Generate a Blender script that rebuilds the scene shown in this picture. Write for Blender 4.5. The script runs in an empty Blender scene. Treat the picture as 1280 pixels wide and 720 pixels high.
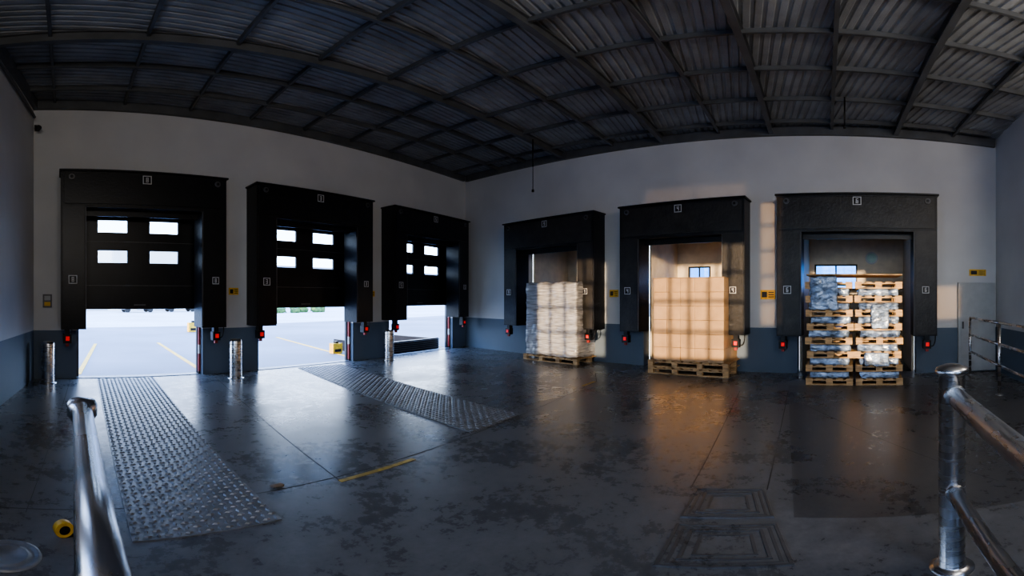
import bpy, math, random
from mathutils import Matrix, Vector, noise
random.seed(4)
scene=bpy.context.scene

# ---------------------------------------------------------------- materials
def new_mat(name):
    m=bpy.data.materials.new(name); m.use_nodes=True
    nt=m.node_tree; b=nt.nodes['Principled BSDF']; return m,nt,b
def mat(name,col,rough=.5,metal=0,var=.15,scale=6,bump=0,bscale=40,coat=0,detail=5,emit=0,rvar=0,stretch=None,spec=None,bdist=.02):
    m,nt,b=new_mat(name); N=nt.nodes; L=nt.links
    tc=N.new('ShaderNodeTexCoord'); src=tc.outputs['Object']
    if stretch:
        mp=N.new('ShaderNodeMapping'); mp.inputs['Scale'].default_value=stretch; L.new(src,mp.inputs[0]); src=mp.outputs[0]
    n=N.new('ShaderNodeTexNoise'); n.inputs['Scale'].default_value=scale; n.inputs['Detail'].default_value=detail; L.new(src,n.inputs['Vector'])
    r=N.new('ShaderNodeValToRGB'); r.color_ramp.elements[0].position=.3; r.color_ramp.elements[1].position=.7
    r.color_ramp.elements[0].color=[c*(1-var) for c in col]+[1]; r.color_ramp.elements[1].color=[min(1,c*(1+var)) for c in col]+[1]
    L.new(n.outputs['Fac'],r.inputs[0]); L.new(r.outputs[0],b.inputs['Base Color'])
    b.inputs['Roughness'].default_value=rough; b.inputs['Metallic'].default_value=metal
    if spec is not None: b.inputs['Specular IOR Level'].default_value=spec
    if coat: b.inputs['Coat Weight'].default_value=coat; b.inputs['Coat Roughness'].default_value=.12
    if rvar:
        mr=N.new('ShaderNodeMapRange'); mr.inputs['From Min'].default_value=.3; mr.inputs['From Max'].default_value=.7
        mr.inputs['To Min'].default_value=max(.03,rough-rvar); mr.inputs['To Max'].default_value=rough+rvar
        L.new(n.outputs['Fac'],mr.inputs['Value']); L.new(mr.outputs[0],b.inputs['Roughness'])
    if bump:
        n2=N.new('ShaderNodeTexNoise'); n2.inputs['Scale'].default_value=bscale; n2.inputs['Detail'].default_value=6; L.new(src,n2.inputs['Vector'])
        bp=N.new('ShaderNodeBump'); bp.inputs['Strength'].default_value=bump; bp.inputs['Distance'].default_value=bdist
        L.new(n2.outputs['Fac'],bp.inputs['Height']); L.new(bp.outputs[0],b.inputs['Normal'])
    if emit:
        b.inputs['Emission Color'].default_value=list(col)+[1]; b.inputs['Emission Strength'].default_value=emit
    return m

def wall_mat():
    m,nt,b=new_mat('painted_plaster_with_blue_dado'); N=nt.nodes; L=nt.links
    g=N.new('ShaderNodeNewGeometry'); s=N.new('ShaderNodeSeparateXYZ'); L.new(g.outputs['Position'],s.inputs[0])
    lt=N.new('ShaderNodeMath'); lt.operation='LESS_THAN'; lt.inputs[1].default_value=.97; L.new(s.outputs['Z'],lt.inputs[0])
    n=N.new('ShaderNodeTexNoise'); n.inputs['Scale'].default_value=.8; n.inputs['Detail'].default_value=8; L.new(g.outputs['Position'],n.inputs['Vector'])
    r1=N.new('ShaderNodeValToRGB'); r1.color_ramp.elements[0].color=(.53,.53,.53,1); r1.color_ramp.elements[1].color=(.62,.62,.61,1)
    r1.color_ramp.elements[0].position=.3; r1.color_ramp.elements[1].position=.7
    r2=N.new('ShaderNodeValToRGB'); r2.color_ramp.elements[0].color=(.075,.105,.145,1); r2.color_ramp.elements[1].color=(.12,.16,.21,1)
    L.new(n.outputs['Fac'],r1.inputs[0]); L.new(n.outputs['Fac'],r2.inputs[0])
    mx=N.new('ShaderNodeMix'); mx.data_type='RGBA'; L.new(lt.outputs[0],mx.inputs['Factor']); L.new(r1.outputs[0],mx.inputs['A']); L.new(r2.outputs[0],mx.inputs['B'])
    L.new(mx.outputs['Result'],b.inputs['Base Color']); b.inputs['Roughness'].default_value=.6
    n2=N.new('ShaderNodeTexNoise'); n2.inputs['Scale'].default_value=60; L.new(g.outputs['Position'],n2.inputs['Vector'])
    bp=N.new('ShaderNodeBump'); bp.inputs['Strength'].default_value=.15; bp.inputs['Distance'].default_value=.01
    L.new(n2.outputs['Fac'],bp.inputs['Height']); L.new(bp.outputs[0],b.inputs['Normal'])
    return m
def floor_mat(name,lo,hi,r0,r1):
    m,nt,b=new_mat(name); N=nt.nodes; L=nt.links
    g=N.new('ShaderNodeNewGeometry')
    n=N.new('ShaderNodeTexNoise'); n.inputs['Scale'].default_value=1.1; n.inputs['Detail'].default_value=12; n.inputs['Roughness'].default_value=.62; n.inputs['Distortion'].default_value=.4
    n3=N.new('ShaderNodeTexNoise'); n3.inputs['Scale'].default_value=8; n3.inputs['Detail'].default_value=10; n3.inputs['Roughness'].default_value=.75
    L.new(g.outputs['Position'],n.inputs['Vector']); L.new(g.outputs['Position'],n3.inputs['Vector'])
    mm=N.new('ShaderNodeMath'); mm.operation='MULTIPLY_ADD'; mm.inputs[1].default_value=.5; L.new(n3.outputs['Fac'],mm.inputs[0])
    ms=N.new('ShaderNodeMath'); ms.operation='MULTIPLY'; ms.inputs[1].default_value=.5; L.new(n.outputs['Fac'],ms.inputs[0]); L.new(ms.outputs[0],mm.inputs[2])
    r=N.new('ShaderNodeValToRGB'); r.color_ramp.elements[0].position=.36; r.color_ramp.elements[1].position=.64
    r.color_ramp.elements[0].color=lo+(1,); r.color_ramp.elements[1].color=hi+(1,)
    L.new(mm.outputs[0],r.inputs[0]); L.new(r.outputs[0],b.inputs['Base Color'])
    mr=N.new('ShaderNodeMapRange'); mr.inputs['From Min'].default_value=.38; mr.inputs['From Max'].default_value=.62; mr.inputs['To Min'].default_value=r0; mr.inputs['To Max'].default_value=r1
    L.new(mm.outputs[0],mr.inputs['Value']); L.new(mr.outputs[0],b.inputs['Roughness'])
    bp=N.new('ShaderNodeBump'); bp.inputs['Strength'].default_value=.12; bp.inputs['Distance'].default_value=.008
    L.new(n3.outputs['Fac'],bp.inputs['Height']); L.new(bp.outputs[0],b.inputs['Normal'])
    return m

M_wall=wall_mat()
M_floor=floor_mat('polished_concrete',(.05,.052,.055),(.17,.172,.175),.20,.38)
M_floor_dark=floor_mat('stained_concrete',(.032,.032,.034),(.11,.108,.106),.22,.40)
M_black=mat('black_rubber_fabric',(.006,.006,.007),.40,0,.4,3,.25,25,spec=.35)
M_black2=mat('black_door_panel',(.005,.0055,.007),.36,0,.3,4,.1,30,spec=.35)
M_dust=mat('dusty_black_vinyl',(.020,.018,.016),.42,0,.5,4,.25,20,spec=.4)
M_frame=mat('grey_steel_frame',(.10,.10,.105),.45,.3,.2)
M_steel=mat('brushed_steel',(.56,.56,.57),.27,1,.06,3,rvar=.03,stretch=(1,1,6))
M_roof=mat('grey_roof_sheet',(.29,.30,.305),.5,.1,.25,2,.4,25)
M_beam=mat('painted_roof_steel',(.10,.104,.108),.5,.2,.2,3)
M_wood=mat('pallet_wood',(.47,.30,.145),.7,0,.4,5,.3,50,stretch=(1,6,6))
M_carton=mat('kraft_carton',(.42,.265,.135),.48,0,.14,4,.1,30,coat=.25)
M_wrap=mat('white_stretch_film',(.42,.42,.43),.16,0,.45,6,1.0,6,coat=1,stretch=(.45,.45,6),bdist=.09)
M_foil=mat('blue_silver_film_bags',(.26,.35,.50),.16,.4,.8,5,1.0,7,coat=.9,stretch=(1.5,1,2.5),bdist=.05)
M_yellow=mat('yellow_paint',(.70,.42,.03),.5,0,.25,12)
M_yellowf=mat('worn_yellow_floor_paint',(.42,.29,.05),.55,0,.5,14)
M_red=mat('red_lamp_plastic',(.75,.02,.015),.3,0,.1,emit=.35)
M_redp=mat('red_paint',(.30,.025,.02),.5)
M_white=mat('white_enamel',(.6,.6,.6),.4,0,.08)
M_darkline=mat('joint_sealant',(.02,.02,.02),.6)
M_plate=mat('steel_tread_plate',(.20,.205,.215),.42,.35,.3,6,.2,40)
M_cream=mat('cream_panel',(.60,.51,.38),.6,0,.1)
M_grey=mat('light_grey_enamel',(.38,.39,.39),.5,0,.08)
M_asphalt=mat('yard_asphalt',(.20,.225,.265),.75,0,.2,.25,.2,8)
M_yard_glare=mat('yard_far_glare',(.55,.58,.60),.75,0,.15,.2,.2,8)  # pale colour standing in for glare on the far yard
M_leaf=mat('hedge_leaves',(.06,.14,.03),.7,0,.6,3,.6,8)
M_bldg=mat('warehouse_cladding',(.72,.68,.58),.6,0,.06,.2)
M_roofb=mat('warehouse_roof',(.3,.3,.32),.6)
M_carp=mat('car_paint_grey',(.25,.27,.3),.25,.3)
M_cargl=mat('car_glass',(.02,.03,.04),.08)
def glass(name,col,t):
    m=bpy.data.materials.new(name); m.use_nodes=True; nt=m.node_tree; nt.nodes.clear()
    o=nt.nodes.new('ShaderNodeOutputMaterial'); mx=nt.nodes.new('ShaderNodeMixShader'); tr=nt.nodes.new('ShaderNodeBsdfTransparent'); gl=nt.nodes.new('ShaderNodeBsdfGlossy')
    tr.inputs[0].default_value=col+(1,); gl.inputs['Roughness'].default_value=.05; mx.inputs[0].default_value=t
    nt.links.new(tr.outputs[0],mx.inputs[1]); nt.links.new(gl.outputs[0],mx.inputs[2]); nt.links.new(mx.outputs[0],o.inputs[0]); return m
M_glass=glass('clear_pane',(.92,.96,1),.06)
M_glassblue=glass('blue_pane',(.15,.42,.72),.08)
M_glassdim=glass('sun_dimming_pane',(.38,.36,.33),.05)  # made-up grey tint that dims sun through the narrow bays
M_glassdim2=glass('strong_sun_dimming_pane',(.16,.15,.14),.05)  # darker made-up tint, keeps the transom's sun patch faint

# ---------------------------------------------------------------- mesh builder
class Build:
    def __init__(s): s.v=[];s.f=[];s.mi=[];s.mats=[];s.sm=[]
    def m(s,mt):
        if mt not in s.mats: s.mats.append(mt)
        return s.mats.index(mt)
    def box(s,x0,x1,y0,y1,z0,z1,mt,rz=0):
        i=len(s.v); P=[(x0,y0,z0),(x1,y0,z0),(x1,y1,z0),(x0,y1,z0),(x0,y0,z1),(x1,y0,z1),(x1,y1,z1),(x0,y1,z1)]
        if rz:
            cx,cy=(x0+x1)/2,(y0+y1)/2; c,sn=math.cos(rz),math.sin(rz)
            P=[(cx+(x-cx)*c-(y-cy)*sn,cy+(x-cx)*sn+(y-cy)*c,z) for x,y,z in P]
        s.v+=P; k=s.m(mt)
        for f in ((0,3,2,1),(4,5,6,7),(0,1,5,4),(1,2,6,5),(2,3,7,6),(3,0,4,7)): s.f.append(tuple(i+a for a in f)); s.mi.append(k); s.sm.append(False)
    def prism(s,pts,z0,z1,mt):
        i=len(s.v);n=len(pts);k=s.m(mt)
        s.v+=[(x,y,z0) for x,y in pts]+[(x,y,z1) for x,y in pts]
        s.f.append(tuple(i+a for a in reversed(range(n))));s.f.append(tuple(i+n+a for a in range(n)));s.mi+=[k,k];s.sm+=[False,False]
        for a in range(n):
            b=(a+1)%n; s.f.append((i+a,i+b,i+n+b,i+n+a)); s.mi.append(k); s.sm.append(False)
    def beam(s,p,q,w,h,mt,up=Vector((0,0,1))):
        p=Vector(p);q=Vector(q);d=(q-p).normalized(); r=d.cross(up).normalized(); u=r.cross(d)
        i=len(s.v);k=s.m(mt)
        for e in (p,q):
            for a,b in ((-1,0),(1,0),(1,1),(-1,1)): s.v.append(tuple(e+r*a*w/2+u*b*h))
        for f in ((0,1,2,3),(7,6,5,4),(0,4,5,1),(1,5,6,2),(2,6,7,3),(3,7,4,0)): s.f.append(tuple(i+a for a in f)); s.mi.append(k); s.sm.append(False)
    def ibeam(s,p,q,w,h,mt):
        p=Vector(p);q=Vector(q);t=.018
        s.beam(p,q,w,t,mt); s.beam(p+Vector((0,0,t)),q+Vector((0,0,t)),.02,h-2*t,mt); s.beam(p+Vector((0,0,h-t)),q+Vector((0,0,h-t)),w,t,mt)
    def cyl(s,p,q,r,mt,n=20,r2=None):
        p=Vector(p);q=Vector(q);d=(q-p).normalized(); a=Vector((1,0,0)) if abs(d.x)<.9 else Vector((0,1,0))
        x=d.cross(a).normalized(); y=d.cross(x); i=len(s.v);k=s.m(mt); r2=r if r2 is None else r2
        for e,rr in((p,r),(q,r2)):
            for j in range(n):
                t=2*math.pi*j/n; s.v.append(tuple(e+x*rr*math.cos(t)+y*rr*math.sin(t)))
        for j in range(n):
            b=(j+1)%n; s.f.append((i+j,i+b,i+n+b,i+n+j)); s.mi.append(k); s.sm.append(True)
        s.f.append(tuple(i+j for j in reversed(range(n)))); s.f.append(tuple(i+n+j for j in range(n))); s.mi+=[k,k]; s.sm+=[False,False]
    def lathe(s,c,prof,mt,n=28):
        i=len(s.v);k=s.m(mt);m=len(prof)
        for r,z in prof:
            for j in range(n):
                t=2*math.pi*j/n; s.v.append((c[0]+r*math.cos(t),c[1]+r*math.sin(t),c[2]+z))
        for a in range(m-1):
            for j in range(n):
                b=(j+1)%n; s.f.append((i+a*n+j,i+a*n+b,i+(a+1)*n+b,i+(a+1)*n+j)); s.mi.append(k); s.sm.append(True)
    def tube(s,pts,r,mt,n=12):
        for a,b in zip(pts[:-1],pts[1:]): s.cyl(a,b,r,mt,n)
    def crumple(s,x0,x1,y0,y1,z0,z1,mt,step=.06,amp=.02,fr=5):
        nx=max(2,int((x1-x0)/step));ny=max(2,int((y1-y0)/step));nz=max(2,int((z1-z0)/step))
        k=s.m(mt);idx={}
        c=Vector(((x0+x1)/2,(y0+y1)/2,(z0+z1)/2))
        def vid(a,b,d):
            key=(a,b,d)
            if key not in idx:
                fx,fy,fz=a/nx,b/ny,d/nz
                p=Vector((x0+(x1-x0)*fx,y0+(y1-y0)*fy,z0+(z1-z0)*fz))
                ed=sum((fx in(0,1),fy in(0,1),fz in(0,1)))
                if ed>=2: p+=(c-p).normalized()*.02
                nv=noise.noise_vector(p*fr+Vector((x0*3,7,1)))
                w=noise.noise_vector(Vector((p.x*fr*.5,p.y*fr*.5,p.z*fr*5)))
                p+=nv*amp+w*amp*.5
                idx[key]=len(s.v); s.v.append(tuple(p))
            return idx[key]
        def q(*a): s.f.append(tuple(vid(*t) for t in a)); s.mi.append(k); s.sm.append(True)
        for a in range(nx):
            for d in range(nz):
                q((a,0,d),(a+1,0,d),(a+1,0,d+1),(a,0,d+1)); q((a,ny,d),(a,ny,d+1),(a+1,ny,d+1),(a+1,ny,d))
            for b in range(ny):
                q((a,b,0),(a,b+1,0),(a+1,b+1,0),(a+1,b,0)); q((a,b,nz),(a+1,b,nz),(a+1,b+1,nz),(a,b+1,nz))
        for b in range(ny):
            for d in range(nz):
                q((0,b,d),(0,b,d+1),(0,b+1,d+1),(0,b+1,d)); q((nx,b,d),(nx,b+1,d),(nx,b+1,d+1),(nx,b,d+1))
    def digit(s,n,cx,y,cz,h,mt):
        w=h*.5;t=h*.16; seg={'a':(cx-w/2,cx+w/2,cz+h/2-t,cz+h/2),'g':(cx-w/2,cx+w/2,cz-t/2,cz+t/2),'d':(cx-w/2,cx+w/2,cz-h/2,cz-h/2+t),
         'f':(cx-w/2,cx-w/2+t,cz,cz+h/2),'b':(cx+w/2-t,cx+w/2,cz,cz+h/2),'e':(cx-w/2,cx-w/2+t,cz-h/2,cz),'c':(cx+w/2-t,cx+w/2,cz-h/2,cz)}
        for k in {1:'bc',2:'abged',3:'abgcd',4:'fgbc',5:'afgcd',6:'afgedc',7:'abc',8:'abcdefg',9:'abcdfg'}[n]:
            a=seg[k]; s.box(a[0],a[1],y-.004,y,a[2],a[3],mt)
    def obj(s,name,mx=None,bevel=0):
        me=bpy.data.meshes.new(name); me.from_pydata(s.v,[],s.f)
        for m_ in s.mats: me.materials.append(m_)
        me.polygons.foreach_set('material_index',s.mi); me.polygons.foreach_set('use_smooth',s.sm); me.update()
        o=bpy.data.objects.new(name,me); scene.collection.objects.link(o)
        if mx is not None: o.matrix_world=mx
        if bevel:
            b=o.modifiers.new('bevel','BEVEL'); b.width=bevel; b.segments=2; b.limit_method='ANGLE'; b.angle_limit=math.radians(50)
        return o

# frames: local x along the wall, local y pointing out of the room
FA=Matrix.Translation((0,8.6,0))
FB=Matrix.Translation((11.76,8.6,0))@Matrix.Rotation(math.radians(-104.85),4,'Z')
FL=Matrix.Translation((-.42,8.6,0))@Matrix.Rotation(math.radians(80.6),4,'Z')
FR=Matrix.Translation((8.07,-5.31,0))@Matrix.Rotation(math.radians(165.15),4,'Z')

# ---------------------------------------------------------------- shell
def wall(name,F,x0,x1,ops,top=6.0,th=.3):
    b=Build(); cur=x0
    ops=sorted(ops)
    for op in ops:
        a,c=op[:2]; zs=[0]+list(op[2:])+[top]
        if a>cur: b.box(cur,a,0,th,0,top,M_wall)
        for i in range(0,len(zs),2):
            if zs[i+1]>zs[i]: b.box(a,c,0,th,zs[i],zs[i+1],M_wall)
        cur=c
    b.box(cur,x1,0,th,0,top,M_wall)
    return b.obj(name,F)
A=[(.11,3.35),(4.03,7.21),(7.96,11.24)]
Aop=[(.42,3.02),(4.32,6.98),(8.25,11.05)]
Bx=[(2.36,5.43),(6.16,9.09),(9.76,12.98)]
Bop=[(2.75,5.10),(6.52,8.80),(10.12,12.62)]
wall('wall_north',FA,-.75,11.76,[(a,c,0,3.55) for a,c in Aop])
wall('wall_east',FB,0,14.72,[(a,c,0,3.15) for a,c in Bop])
# side wall; window bays out of view, placed and shaped to cast sun patches
bays=[(-13.35,-12.75,2.1,2.9),(-11.9,-10.5,1.25,3.5),(-9.6,-9.1,2.0,4.75),(-8.9,-6.4,1.25,3.75,4.85,5.4),(-5.4,-3.6,1.15,3.6)]
wall('wall_west',FL,-18.2,.3,bays)
wall('wall_south_side',FR,0,2.0,[])
b=Build(); b.box(-3.8,6.6,-9.3,-9.0,0,6,M_wall); b.obj('wall_south')
b=Build(); b.box(6.25,6.55,-9.0,-5.1,0,6,M_wall); b.obj('wall_stair_side')
k=0
for bay in bays:
  a,c=bay[:2]
  for z0,z1 in zip(bay[2::2],bay[3::2]):
    k+=1; b=Build(); t=.05
    b.box(a,a+t,.05,.2,z0,z1,M_frame); b.box(c-t,c,.05,.2,z0,z1,M_frame); b.box(a+t,c-t,.05,.2,z0,z0+t,M_frame); b.box(a+t,c-t,.05,.2,z1-t,z1,M_frame)
    n=max(1,int(round((c-a)/.42)))
    if z0>4: n=2
    for i in range(1,n): x=a+(c-a)*i/n; b.box(x-.03,x+.03,.09,.16,z0+t,z1-t,M_frame)
    nz=max(2,int(round((z1-z0)/.6))) if z1-z0>.8 else 1
    for i in range(1,nz): z=z0+(z1-z0)*i/nz; b.box(a+t,c-t,.09,.16,z-.03,z+.03,M_frame)
    b.box(a+t,c-t,.12,.125,z0+t,z1-t,M_glassdim2 if z0>4 else (M_glassdim if c-a<.65 else M_glass))
    b.obj('window_%d'%k,FL)

b=Build(); b.prism([(-4.4,-9.3),(7.6,-9.3),(12.2,8.9),(-1.0,8.9)],-.15,0,M_floor); b.obj('floor')
# yard outside
b=Build(); b.prism([(-80,8.9),(140,8.9),(140,150),(-80,150)],-.2,-.04,M_asphalt); 
b.prism([(-80,-60),(-4.6,-60),(-1.1,8.9),(-80,8.9)],-.2,-.04,M_asphalt)
b.prism([(-80,19.2),(140,8.9+24),(140,150),(-80,150)],-.04,-.03,M_yard_glare)  # far part of the yard painted lighter to give its glare
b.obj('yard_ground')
b=Build()
for x,y,x2,y2 in ((.50,9.3,1.45,15.6),(3.24,9.3,3.75,15.6),(7.55,9.3,8.9,16),(11.3,9.3,13.3,16),(-2.5,9.3,-1.6,15.6)):
    d=Vector((y2-y,-(x2-x),0)).normalized()*.055
    b.prism([(x-d.x,y-d.y),(x+d.x,y+d.y),(x2+d.x,y2+d.y),(x2-d.x,y2-d.y)],-.04,-.03,M_yellow)
b.obj('parking_bay_lines')

# roof
def cz(x,y): return 5.56-.036*(8.6-y)
b=Build()
k=b.m(M_roof)
y=-10.
ys=[]
while y<9.3:
    for a,h in ((0,0),(.045,0),(.06,.022),(.095,.022),(.11,0)): ys.append((y+a,h))
    y+=.14
for yy,h in ys:
    for xx in (-5,13.5): b.v.append((xx,yy,cz(0,yy)+.2+h))
for j in range(len(ys)-1):
    b.f.append((2*j,2*j+2,2*j+3,2*j+1)); b.mi.append(k); b.sm.append(False)
b.obj('ceiling')
b=Build()
ew=[((-1.0,7.9),(11.4,7.0)),((-1.1,6.95),(11.2,5.9)),((-1.2,5.98),(10.72,4.60)),((-1.4,4.55),(10.35,3.08)),((-1.6,3.3),(10.0,1.79)),((-1.8,2.2),(9.65,.47)),((-2,1.3),(9.36,-.65)),((-2.2,.3),(9.03,-1.89)),((-2.4,-.9),(8.69,-3.18)),((-2.6,-2.2),(8.38,-4.35)),((-2.8,-4.2),(4.4,-5.0)),((-3,-6.5),(4.4,-7.2))]
for n,(p,q) in enumerate(ew):
    big=n in(2,4,6,8,10)
    hh=.18 if big else .10
    b.ibeam((p[0],p[1],cz(0,p[1])+.2-hh),(q[0],q[1],cz(0,q[1])+.2-hh),.10 if big else .06,hh,M_beam)
ns=[((1.37,8.6),(.75,-4.5)),((2.73,8.6),(1.6,-4.6)),((4.1,8.6),(2.6,-4.8)),((5.46,8.6),(3.7,-5)),((6.85,8.6),(4.7,-4.6)),((8.2,8.6),(5.7,-4.8)),((9.6,8.6),(6.8,-4.9)),((11.0,8.6),(7.8,-5)),((0,8.6),(-.3,-4.5))]
for n,(p,q) in enumerate(ns):
    b.beam((p[0],p[1],cz(0,p[1])+.12),(q[0],q[1],cz(0,q[1])+.12),.05,.08,M_beam)
def e3(F,x,y): v=F@Vector((x,y,0)); return v.x,v.y
for F,x0,x1 in ((FA,-.5,11.6),(FB,.1,14.35),(FL,-17,0)):
    p=e3(F,x0,-.05);q=e3(F,x1,-.05); b.beam((p[0],p[1],cz(0,p[1])-.01),(q[0],q[1],cz(0,q[1])-.01),.09,.2,M_beam)
b.obj('roof_beams')
b=Build(); b.cyl((8.95,4.63,4.73),(8.95,4.63,5.43),.018,M_black); b.cyl((8.95,4.63,4.15),(8.95,4.63,4.74),.009,M_black); b.cyl((8.95,4.63,4.1),(8.95,4.63,4.16),.03,M_black); b.obj('hanging_sensor')
b=Build(); v=FB@Vector((11.15,-1.6,0)); b.cyl((v.x,v.y,4.75),(v.x,v.y,5.35),.014,M_black); b.cyl((v.x,v.y,4.7),(v.x,v.y,4.76),.024,M_black); b.obj('ceiling_drop_rod')
b=Build(); b.box(.02,.12,-.14,-.04,5.05,5.15,M_black); b.cyl((.07,-.1,5.1),(.12,-.3,5.02),.05,M_black); b.cyl((.07,-.04,5.1),(.07,.0,5.1),.02,M_black); b.obj('security_camera',FA@Matrix.Translation((-.42,0,0)),.004)
b=Build(); p=e3(FL,-4,-.06); q=e3(FL,-.2,-.06); b.cyl((p[0],p[1],5.28),(q[0],q[1],5.3),.03,M_beam); b.obj('wall_conduit')

# ---------------------------------------------------------------- dock shelters
def shelter(F,x0,x1,top,head,bot,dep,num,cw=(.47,.52),pad=None):
    b=Build(); L,R=cw; pad=pad or M_black2
    b.box(x0,x0+L,-dep,-.005,bot,top,M_black); b.box(x1-R,x1,-dep,-.005,bot,top,M_black)
    b.box(x0+L,x1-R,-dep,-.005,head,top,M_black)
    e=.02
    b.box(x0+.03,x0+L-.03,-dep-e,-dep,bot+.03,head+.02,pad); b.box(x1-R+.03,x1-.03,-dep-e,-dep,bot+.03,head+.02,pad)
    b.box(x0+.06,x1-.06,-dep-e,-dep,head+.07,top-.05,pad)
    b.box(x0-.03,x1+.03,-dep-.05,-.005,top,top+.035,M_black2)
    b.box(x0+L,x1-R,-dep*.45,-dep*.4,head-.12,head,M_black2)
    b.box(x0+L-.015,x0+L,-dep-.024,-dep-.0201,bot+.03,head,M_frame); b.box(x1-R,x1-R+.015,-dep-.024,-dep-.0201,bot+.03,head,M_frame)
    for x in (x0+.2,x1-.2): b.cyl((x,-dep-.045,top-.12),(x,-dep-.02,top-.12),.06,M_frame); b.cyl((x,-dep-.06,top-.12),(x,-dep-.045,top-.12),.03,M_black)
    def plate(cx,cz_,s,n,col=M_white):
        y=-dep-.02
        b.box(cx-s/2,cx+s/2,y-.008,y,cz_-s/2,cz_+s/2,M_black)
        t=s*.09
        for a in ((cx-s/2,cx+s/2,cz_+s/2-t,cz_+s/2),(cx-s/2,cx+s/2,cz_-s/2,cz_-s/2+t),(cx-s/2,cx-s/2+t,cz_-s/2+t,cz_+s/2-t),(cx+s/2-t,cx+s/2,cz_-s/2+t,cz_+s/2-t)):
            b.box(a[0],a[1],y-.012,y-.008,a[2],a[3],col)
        b.digit(n,cx,y-.008,cz_,s*.58,col)
    plate((x0+x1)/2,top-.14,.17,num); plate(x0+.22,bot+.93,.16,num,M_white); plate(x1-.24,bot+.93,.14,num,M_white)
    for x in (x0+.12,x1-.2):
        b.box(x-.05,x+.05,-dep+.05,-dep+.17,bot-.09,bot,M_black2); b.box(x-.08,x+.08,-dep+.02,-dep+.16,bot-.26,bot-.09,M_black)
        b.box(x-.03,x+.04,-dep-.0,-dep+.02,bot-.21,bot-.13,M_red); b.box(x-.03,x+.03,-dep+.04,-dep+.1,bot-.32,bot-.26,M_redp)
    pts=[(x1-.02,-dep+.1,bot+.02)]
    for i in range(9):
        t=math.pi*i/8; pts.append((x1-.09+.07*math.cos(t),-dep+.1,bot-.06-.16*math.sin(t)))
    b.tube(pts,.012,M_black,8)
    return b.obj('dock_shelter',F,.012)
for (a,c),n in zip(A,(8,3,5)): shelter(FA,a,c,4.03,3.32,1.02,.5,n)
for (a,c),n in zip(Bx,(9,4,6)): shelter(FB,a,c,3.70,2.94,.84,.5,n,(.5,.48),M_dust)

k=0
for (a,c) in Aop:
    k+=1; b=Build(); w=c-a; z0,z1=1.43,3.55; y0,y1=.16,.20
    xs=[a+.02,a+.17*w,a+.40*w,a+.58*w,a+.81*w,c-.02]; zs=[z0,2.32,2.57,2.94,3.19,z1]
    for i in range(5):
        for j in range(5):
            if i in(1,3) and j in(1,3):
                b.box(xs[i],xs[i+1],y0+.018,y0+.022,zs[j],zs[j+1],M_glass)
                t=.02
                b.box(xs[i]-t,xs[i+1]+t,y0-.012,y0,zs[j]-t,zs[j],M_black); b.box(xs[i]-t,xs[i+1]+t,y0-.012,y0,zs[j+1],zs[j+1]+t,M_black)
                b.box(xs[i]-t,xs[i],y0-.012,y0,zs[j],zs[j+1],M_black); b.box(xs[i+1],xs[i+1]+t,y0-.012,y0,zs[j],zs[j+1],M_black)
            else: b.box(xs[i],xs[i+1],y0,y1,zs[j],zs[j+1],M_black2)
    for z in (1.86,2.75): b.box(a+.02,c-.02,y0-.006,y0,z-.005,z+.005,M_frame)
    b.box(a+.02,c-.02,y0-.01,y1+.01,z0-.05,z0,M_black)
    b.box((a+c)/2-.12,(a+c)/2+.12,y0-.03,y0-.01,z0+.02,z0+.05,M_frame)
    for x,s in ((a+.03,1),(c-.03,-1)):
        b.box(x-.03,x+.03,.21,.27,.0,3.5,M_frame)
    for i in range(7): b.box(c-.055,c-.015,.1,.15,.05+i*.19,.05+i*.19+.19,M_redp if i%3!=2 else M_white)
    b.box(c-.06,c-.02,.1,.15,0,.05,M_black)
    b.obj('door_%d'%k,FA)
    b=Build(); b.box(a+.01,c-.07,.02,.2,0.0,.012,M_plate); b.obj('trim_threshold',FA)
b=Build(); b.box(8.3,10.95,.5,.62,-.04,.32,M_black); 
for i in range(5): b.box(8.3,10.95,.46,.5,.02+i*.06,.045+i*.06,M_frame)
b.box(8.3,8.4,.62,2.6,-.04,.3,M_black); b.box(10.85,10.95,.62,2.6,-.04,.3,M_black); b.obj('dock_leveller_barrier',FA)
for x,y,s in ((6.6,11.6,1.5),(7.75,1.75,1.0)):
    b=Build(); b.prism([(-.17,-.1),(.17,-.1),(.17,.1),(-.17,.1)],0,.3,M_yellow); b.box(-.12,.12,-.11,-.1,.05,.13,M_black); b.box(-.05,.05,-.06,.06,.3,.36,M_black); b.obj('wheel_chock',FA@Matrix.Translation((x,y,-.03))@Matrix.Scale(s,4),.02)

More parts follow.
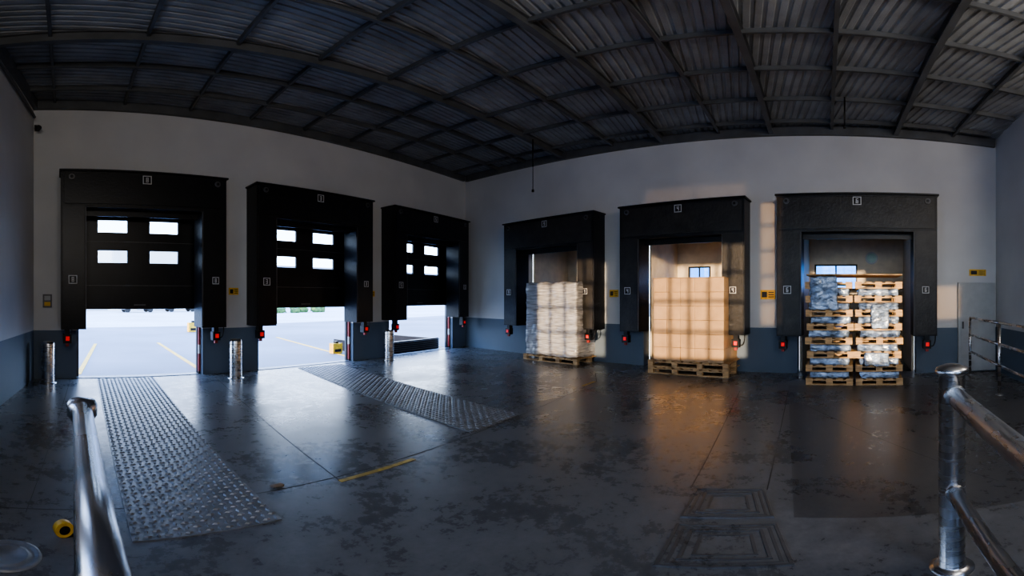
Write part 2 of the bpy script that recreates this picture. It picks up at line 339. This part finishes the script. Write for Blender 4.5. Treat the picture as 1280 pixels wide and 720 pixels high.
# east bays: vestibules (trailer backs)
k=0
for (a,c),(wx0,wx1),num in zip(Bop,((3.6,4.1),(6.95,7.5),(10.35,11.35)),(1,2,3)):
    k+=1; b=Build(); D=1.9; t=.06; H=3.1; wz0,wz1=1.85,2.42
    b.box(a,a+t,.31,D,.001,H,M_cream); b.box(c-t,c,.31,D,.001,H,M_cream); b.box(a,c,.31,D,H,H+t,M_cream); b.box(a,c,.31,D,-.06,.0,M_floor_dark)
    b.box(a,wx0,D,D+t,0,H,M_cream); b.box(wx1,c,D,D+t,0,H,M_cream); b.box(wx0,wx1,D,D+t,0,wz0,M_cream); b.box(wx0,wx1,D,D+t,wz1,H,M_cream)
    b.box(wx0,wx1,D+.02,D+.025,wz0,wz1,M_glassblue)
    f=.04
    b.box(wx0-f,wx0,D-.03,D,wz0-f,wz1+f,M_black);b.box(wx1,wx1+f,D-.03,D,wz0-f,wz1+f,M_black);b.box(wx0,wx1,D-.03,D,wz0-f,wz0,M_black);b.box(wx0,wx1,D-.03,D,wz1,wz1+f,M_black)
    b.box((wx0+wx1)/2-.02,(wx0+wx1)/2+.02,D-.02,D,wz0,wz1,M_black)
    b.box(a+.0,a+.07,-.02,.0,0.84,3.0,M_grey); b.box(c-.07,c,-.02,.0,.84,3.0,M_grey)
    if k==3: b.cyl((11.75,D-.02,2.62),(11.75,D,2.62),.16,M_grey); b.cyl((11.75,D-.03,2.62),(11.75,D-.02,2.62),.12,mat('green_disc',(.25,.4,.33),.3))
    if k==1: b.box(4.2,4.9,D-.05,D,0,2.5,M_grey)
    b.obj('dock_vestibule',FB)

# ---------------------------------------------------------------- pallets
def pallet(b,x0,x1,y0,y1,z,boards=6,h=.144):
    w=x1-x0;d=y1-y0
    for y in (y0,y0+d/2-.05,y1-.1): b.box(x0,x1,y,y+.1,z,z+.022,M_wood)
    nb=3 if w<1.3 else 4
    for i in range(nb):
        cx=x0+.06+(w-.12)*i/(nb-1)
        for y in (y0,y0+d/2-.05,y1-.1): b.box(cx-.06,cx+.06,y+.003,y+.097,z+.022,z+h-.044,M_wood)
    for y in (y0,y0+d/2-.05,y1-.1): b.box(x0,x1,y,y+.1,z+h-.044,z+h-.022,M_wood)
    bw=w/(boards+ (boards-1)*.45)
    for i in range(boards):
        x=x0+i*bw*1.45; b.box(x,x+bw,y0,y1,z+h-.022,z+h,M_wood)
b=Build(); pallet(b,3.42,5.17,-.82,.35,0.0,9)
b.crumple(3.48,5.13,-.80,.33,.15,2.0,M_wrap,.035,.032,5)
b.obj('wrapped_pallet_stack',FB)
b=Build(); pallet(b,7.08,8.86,-.88,.3,0.0,9); pallet(b,7.08,8.86,-.88,.3,.145,9)
nx,nz=5,6
for i in range(nx):
    for j in range(nz):
        for kk in range(2):
            x=7.20+i*.312;z=.29+j*.288;y=-.86+kk*.57
            o=random.uniform(-.004,.004)
            b.box(x+.002,x+.31,y+o,y+.565,z+.001,z+.286,M_carton)
b.box(7.19,8.77,-.87,.29,2.018,2.03,M_carton)
b.obj('carton_pallet_stack',FB,.006)
b=Build(); zz=0
lay=8; H=2.03/lay
for s0,s1 in ((10.44,11.30),(11.33,12.19)):
    for j in range(lay):
        z=j*H; o=random.uniform(-.02,.02); o2=random.uniform(-.02,.02)
        pallet(b,s0+o,s1+o,-1.25+o2,-.2+o2,z,5,.125)
        if j<lay-1: b.crumple(s0+.06+o,s1-.06+o,-1.235+o2,-.22+o2,z+.118,z+H+.006,M_foil,.035,.02,9)
for x0,x1,z0,z1 in ((10.52,11.02,1.38,2.0),(11.62,11.95,1.05,1.5),(11.5,11.95,.36,.62)):
    b.crumple(x0,x1,-1.29,-1.265,z0,z1,M_foil,.035,.03,7)
b.box(10.44,12.19,-1.22,-.2,2.02,2.045,M_wood)
b.obj('bagged_goods_pallet_stack',FB)

# ---------------------------------------------------------------- wall items
b=Build(); b.box(13.52,14.36,-.06,-.002,.02,1.94,M_grey); b.box(13.56,14.32,-.075,-.06,.06,1.90,M_grey); b.box(13.60,13.64,-.1,-.075,.95,1.1,M_frame); b.obj('grey_cabinet_door',FB,.006)
def sign(F,cx,cz_,w,h):
    b=Build(); b.box(cx-w/2,cx+w/2,-.015,-.002,cz_-h/2,cz_+h/2,M_yellow)
    b.box(cx-w*.4,cx-w*.05,-.018,-.015,cz_-h*.3,cz_+h*.3,M_black)
    for i in range(3): b.box(cx+w*.05,cx+w*.42,-.018,-.015,cz_-h*.3+i*h*.24,cz_-h*.2+i*h*.24,M_black)
    b.obj('warning_sign',F)
sign(FB,13.97,2.16,.38,.14); sign(FB,9.48,1.68,.32,.2); sign(FB,5.70,1.72,.25,.18); sign(FA,3.72,1.75,.22,.15); sign(FA,7.6,1.72,.22,.15)
b=Build(); b.box(-.24,-.06,-.03,-.002,1.42,1.68,M_frame); b.box(-.21,-.09,-.04,-.03,1.56,1.65,M_grey); b.box(-.21,-.09,-.04,-.03,1.45,1.53,M_yellow); b.obj('light_switch_panel',FA,.003)

# ---------------------------------------------------------------- bollards and railings
def bollard(x,y,h=.79,r=.125):
    b=Build(); b.lathe((x,y,0),[(0,.012),(r+.04,.012),(r+.04,.0)][::-1],M_steel); b.lathe((x,y,0),[(r,.0),(r,h-.05),(r-.008,h-.02),(r-.04,h),(0,h+.005)],M_steel,36)
    b.lathe((x,y,0),[(r+.003,h-.11),(r+.003,h-.1)],M_frame,36); b.obj('steel_bollard')
bollard(-.13,8.22); bollard(3.50,7.98); bollard(7.79,8.13)
def post(b,x,y,h,r):
    b.lathe((x,y,0),[(r+.05,0),(r+.05,.012),(r+.01,.02),(r,.03),(r,h),(r+.012,h+.004),(r+.02,h+.02),(r+.012,h+.038),(r*.6,h+.055),(0,h+.06)],M_steel,36)
b=Build(); post(b,2.01,-1.05,1.2,.07)
dv=Vector((-.9666,.2563,0)); P=Vector((2.01,-1.05,0)); pe=P+dv*3.2
for z,r in ((1.10,.05),(.55,.042)): b.cyl(P+Vector((0,0,z)),pe+Vector((0,0,z)),r,M_steel,28); b.cyl(P+dv*.06+Vector((0,0,z)),P+dv*.09+Vector((0,0,z)),r+.01,M_steel,28)
post(b,pe.x,pe.y,1.2,.07)
b.obj('steel_handrail')
b=Build(); b.cyl((.115,1.84,1.12),(.045,-.15,1.12),.042,M_steel,28); b.lathe((.115,1.86,1.12),[(0,-.055),(.05,-.05),(.065,-.03),(.067,.02),(.055,.04),(0,.05)],M_steel,32)
post(b,.115,1.9,1.05,.035); post(b,.045,-.15,1.05,.035); b.obj('steel_handrail')
b=Build(); pts=[Vector((7.84,-4.52,0)),Vector((5.9,-3.95,0)),Vector((4.3,-3.5,0))]
for p in pts: b.cyl(p,p+Vector((0,0,1.2)),.028,M_steel,16); b.cyl(p,p+Vector((0,0,.015)),.07,M_steel,16)
for z in (1.2,.85,.5):
    for p,q in zip(pts[:-1],pts[1:]): b.cyl(p+Vector((0,0,z)),q+Vector((0,0,z)),.024,M_steel,14)
b.obj('steel_handrail')

# ---------------------------------------------------------------- floor details
def strip(corners,cell):
    b=Build(); nl,nr,fr,f_l=[Vector(c+(0,)) for c in corners]
    b.prism([tuple(nl[:2]),tuple(nr[:2]),tuple(fr[:2]),tuple(f_l[:2])],.001,.010,M_plate)
    W=(nr-nl).length;Ln=(f_l-nl).length; nu=int(W/cell); nv=int(Ln/cell*.9)
    k=b.m(M_plate)
    for i in range(nu):
        for j in range(nv):
            u=(i+.5)/nu; v=(j+.5)/nv
            p=(nl*(1-u)+nr*u)*(1-v)+(f_l*(1-u)+fr*u)*v
            a,c_=(.031,.014) if (i+j)%2 else (.014,.031)
            n=len(b.v); 
            for dx,dy in ((-a,0),(0,-c_),(a,0),(0,c_)): b.v.append((p.x+dx,p.y+dy,.0101))
            for dx,dy in ((-a*.5,0),(0,-c_*.5),(a*.5,0),(0,c_*.5)): b.v.append((p.x+dx,p.y+dy,.021))
            for f in ((4,5,6,7),(0,1,5,4),(1,2,6,5),(2,3,7,6),(3,0,4,7)): b.f.append(tuple(n+q for q in f)); b.mi.append(k); b.sm.append(False)
    b.obj('tread_plate_strip')
strip([(.45,2.52),(1.43,2.50),(1.95,8.5),(.82,8.5)],.064)
strip([(4.10,2.92),(5.13,2.86),(6.40,8.3),(5.25,8.45)],.064)
def groove(b,pts,w=.009,z=.002,mt=M_darkline):
    for (x,y),(x2,y2) in zip(pts[:-1],pts[1:]):
        d=Vector((y2-y,-(x2-x),0)).normalized()*w/2
        b.prism([(x-d.x,y-d.y),(x+d.x,y+d.y),(x2+d.x,y2+d.y),(x2-d.x,y2-d.y)],.0005,z,mt)
b=Build()
groove(b,[(-1.2,3.1),(1.7,2.98),(7.84,2.7)]); groove(b,[(2.2,2.9),(3.2,8.5)]); groove(b,[(-.2,3.0),(.3,8.5)],.006)
groove(b,[(3.43,.40),(7.4,.03)],.009); groove(b,[(3.41,-.2),(7.36,-.79)],.009); groove(b,[(7.84,2.7),(8.9,3.1)]); groove(b,[(7.4,-.6),(3.0,-2.0)],.006)
b.obj('floor_joints')
b=Build(); groove(b,[(2.18,2.86),(3.04,2.83)],.055,.003,M_yellowf); groove(b,[(7.35,2.80),(7.84,2.74)],.06,.003,M_yellowf); b.obj('yellow_floor_marking')
b=Build(); b.prism([(7.9,-.85),(2.9,-.35),(2.2,-3.6),(6.9,-4.6)][::-1],.0003,.0012,M_floor_dark); b.obj('stained_floor_slab')
def hatch(pts):
    b=Build(); c=sum((Vector(p+(0,)) for p in pts),Vector())/4
    b.prism(pts,.001,.008,M_floor)
    for f,z in ((.99,.016),(.86,.012),(.7,.018),(.5,.014)):
        q=[tuple((c+(Vector(p+(0,))-c)*f)[:2]) for p in pts]; q2=[tuple((c+(Vector(p+(0,))-c)*(f-.07))[:2]) for p in pts]
        for i in range(4):
            j=(i+1)%4; b.prism([q[i],q[j],q2[j],q2[i]],.008,z,M_floor_dark)
    b.obj('floor_hatch_plate',bevel=.002)
hatch([(2.78,.42),(2.22,.46),(2.26,-.28),(2.80,-.23)]); hatch([(3.41,.36),(2.88,.41),(2.90,-.22),(3.41,-.18)])
b=Build(); b.lathe((-.26,2.38,0),[(.0,.006),(.10,.006),(.105,.011),(.12,.011),(.125,.005),(.16,.005),(.165,.012),(.185,.012),(.19,.0)],M_plate,40); b.obj('drain_cover')
b=Build(); b.crumple(1.63,1.75,3.0,3.07,.001,.03,mat('brown_scrap',(.2,.15,.11),.8),.02,.005,20); b.obj('cardboard_scrap')
b=Build(); b.cyl((0,-.03,.065),(0,.03,.065),.06,M_yellow,28); b.cyl((0,-.034,.065),(0,-.03,.065),.035,M_black,24); b.box(-.02,.07,-.028,.028,.002,.04,M_black); b.box(.07,.1,-.012,.012,.01,.014,M_steel)
b.obj('tape_measure',Matrix.Translation((.05,2.64,0))@Matrix.Rotation(.3,4,'Z'),.004)

# ---------------------------------------------------------------- yard backdrop
b=Build(); b.box(-50,20,58,75,0,8.6,M_bldg); b.box(-51,21,57.5,75.5,8.6,9.2,M_roofb)
for i in range(8): b.box(-45+i*8,-41+i*8,57.9,58,0,4,M_grey)
b.box(28,120,70,85,0,7,M_bldg); b.box(27,121,69.5,85.5,7,7.6,M_roofb)
b.obj('distant_warehouse')
b=Build()
for i in range(9):
    x=22+i*.9+random.uniform(-.3,.3); y=40+random.uniform(-1,1)+x*.1; r=random.uniform(.4,.6)
    b.crumple(x-r,x+r,y-r,y+r,0,r*1.2,M_leaf,.2,.2,2)
b.obj('hedge_row')
def car(x,y,rz):
    b=Build()
    prof=[(-2.1,.35),(-2.15,.75),(-1.9,.95),(-1.2,1.0),(-.7,1.42),(.7,1.45),(1.4,1.0),(2.05,.85),(2.15,.4)]
    i=len(b.v);k=b.m(M_carp);n=len(prof)
    for s_ in (-.85,.85):
        for px,pz in prof: b.v.append((px,s_*(.82 if pz>1.1 else 1),pz))
    b.f.append(tuple(range(i,i+n)));b.f.append(tuple(reversed(range(i+n,i+2*n))));b.mi+=[k,k];b.sm+=[False]*2
    for a in range(n):
        c=(a+1)%n;b.f.append((i+a,i+n+a,i+n+c,i+c));b.mi.append(k);b.sm.append(False)
    for s_ in (-1,1):
        b.box(-.85,1.0,s_*.80-.03,s_*.80+.03,1.02,1.32,M_cargl)
        for wx in (-1.35,1.35): b.cyl((wx,s_*.7,.33),(wx,s_*.9,.33),.33,M_black,20)
    b.obj('parked_car',Matrix.Translation((x,y,-.03))@Matrix.Rotation(rz,4,'Z'),.03)
car(9.5,50,.1); car(15,51,.05); car(48,52,0)

# ---------------------------------------------------------------- light
w=bpy.data.worlds.new('sky'); scene.world=w; w.use_nodes=True; nt=w.node_tree; bg=nt.nodes['Background']
tc=nt.nodes.new('ShaderNodeTexCoord'); sp=nt.nodes.new('ShaderNodeSeparateXYZ'); rp=nt.nodes.new('ShaderNodeValToRGB')
nt.links.new(tc.outputs['Generated'],sp.inputs[0]); nt.links.new(sp.outputs['Z'],rp.inputs[0]); nt.links.new(rp.outputs[0],bg.inputs[0])
rp.color_ramp.elements[0].position=.0; rp.color_ramp.elements[0].color=(.80,.90,1,1); rp.color_ramp.elements[1].position=.6; rp.color_ramp.elements[1].color=(.26,.47,1,1)
bg.inputs[1].default_value=7
s=bpy.data.lights.new('sun','SUN'); s.energy=9; s.angle=math.radians(.7); s.color=(1,.66,.37)
so=bpy.data.objects.new('sun',s); scene.collection.objects.link(so); so.rotation_euler=Vector((1,0.0,-.09)).to_track_quat('-Z','Y').to_euler()
def area(name,loc,dr,sx,sy,e,col):
    l=bpy.data.lights.new(name,'AREA'); l.shape='RECTANGLE'; l.size=sx; l.size_y=sy; l.energy=e; l.color=col
    o=bpy.data.objects.new(name,l); scene.collection.objects.link(o); o.location=loc; o.rotation_euler=Vector(dr).to_track_quat('-Z','Y').to_euler(); return o
area('fill_light',(-.6,-1.6,4.0),(.7,.5,.08),2.5,1.0,75,(1,.96,.92))  # added soft fill behind the camera, no fixture modelled
area('fill_light',(2.0,-4.6,4.0),(.6,.8,.05),2.5,1.0,65,(1,.88,.76))  # second added fill, warmer, also without a fixture

cam=bpy.data.cameras.new('camera'); co=bpy.data.objects.new('camera',cam); scene.collection.objects.link(co); scene.camera=co
co.location=(0,0,1.6); co.rotation_euler=(math.radians(90),0,math.radians(-59.91))
cam.type='PANO'; F=546.3
cam.panorama_type='EQUIRECTANGULAR'
cam.longitude_min=-640/F; cam.longitude_max=640/F
cam.latitude_max=372.9/F; cam.latitude_min=-347.1/F
cam.clip_start=.02
scene.view_settings.view_transform='AgX'; scene.view_settings.exposure=0.5
try: scene.view_settings.look='AgX - Medium High Contrast'
except Exception as e: print(e)
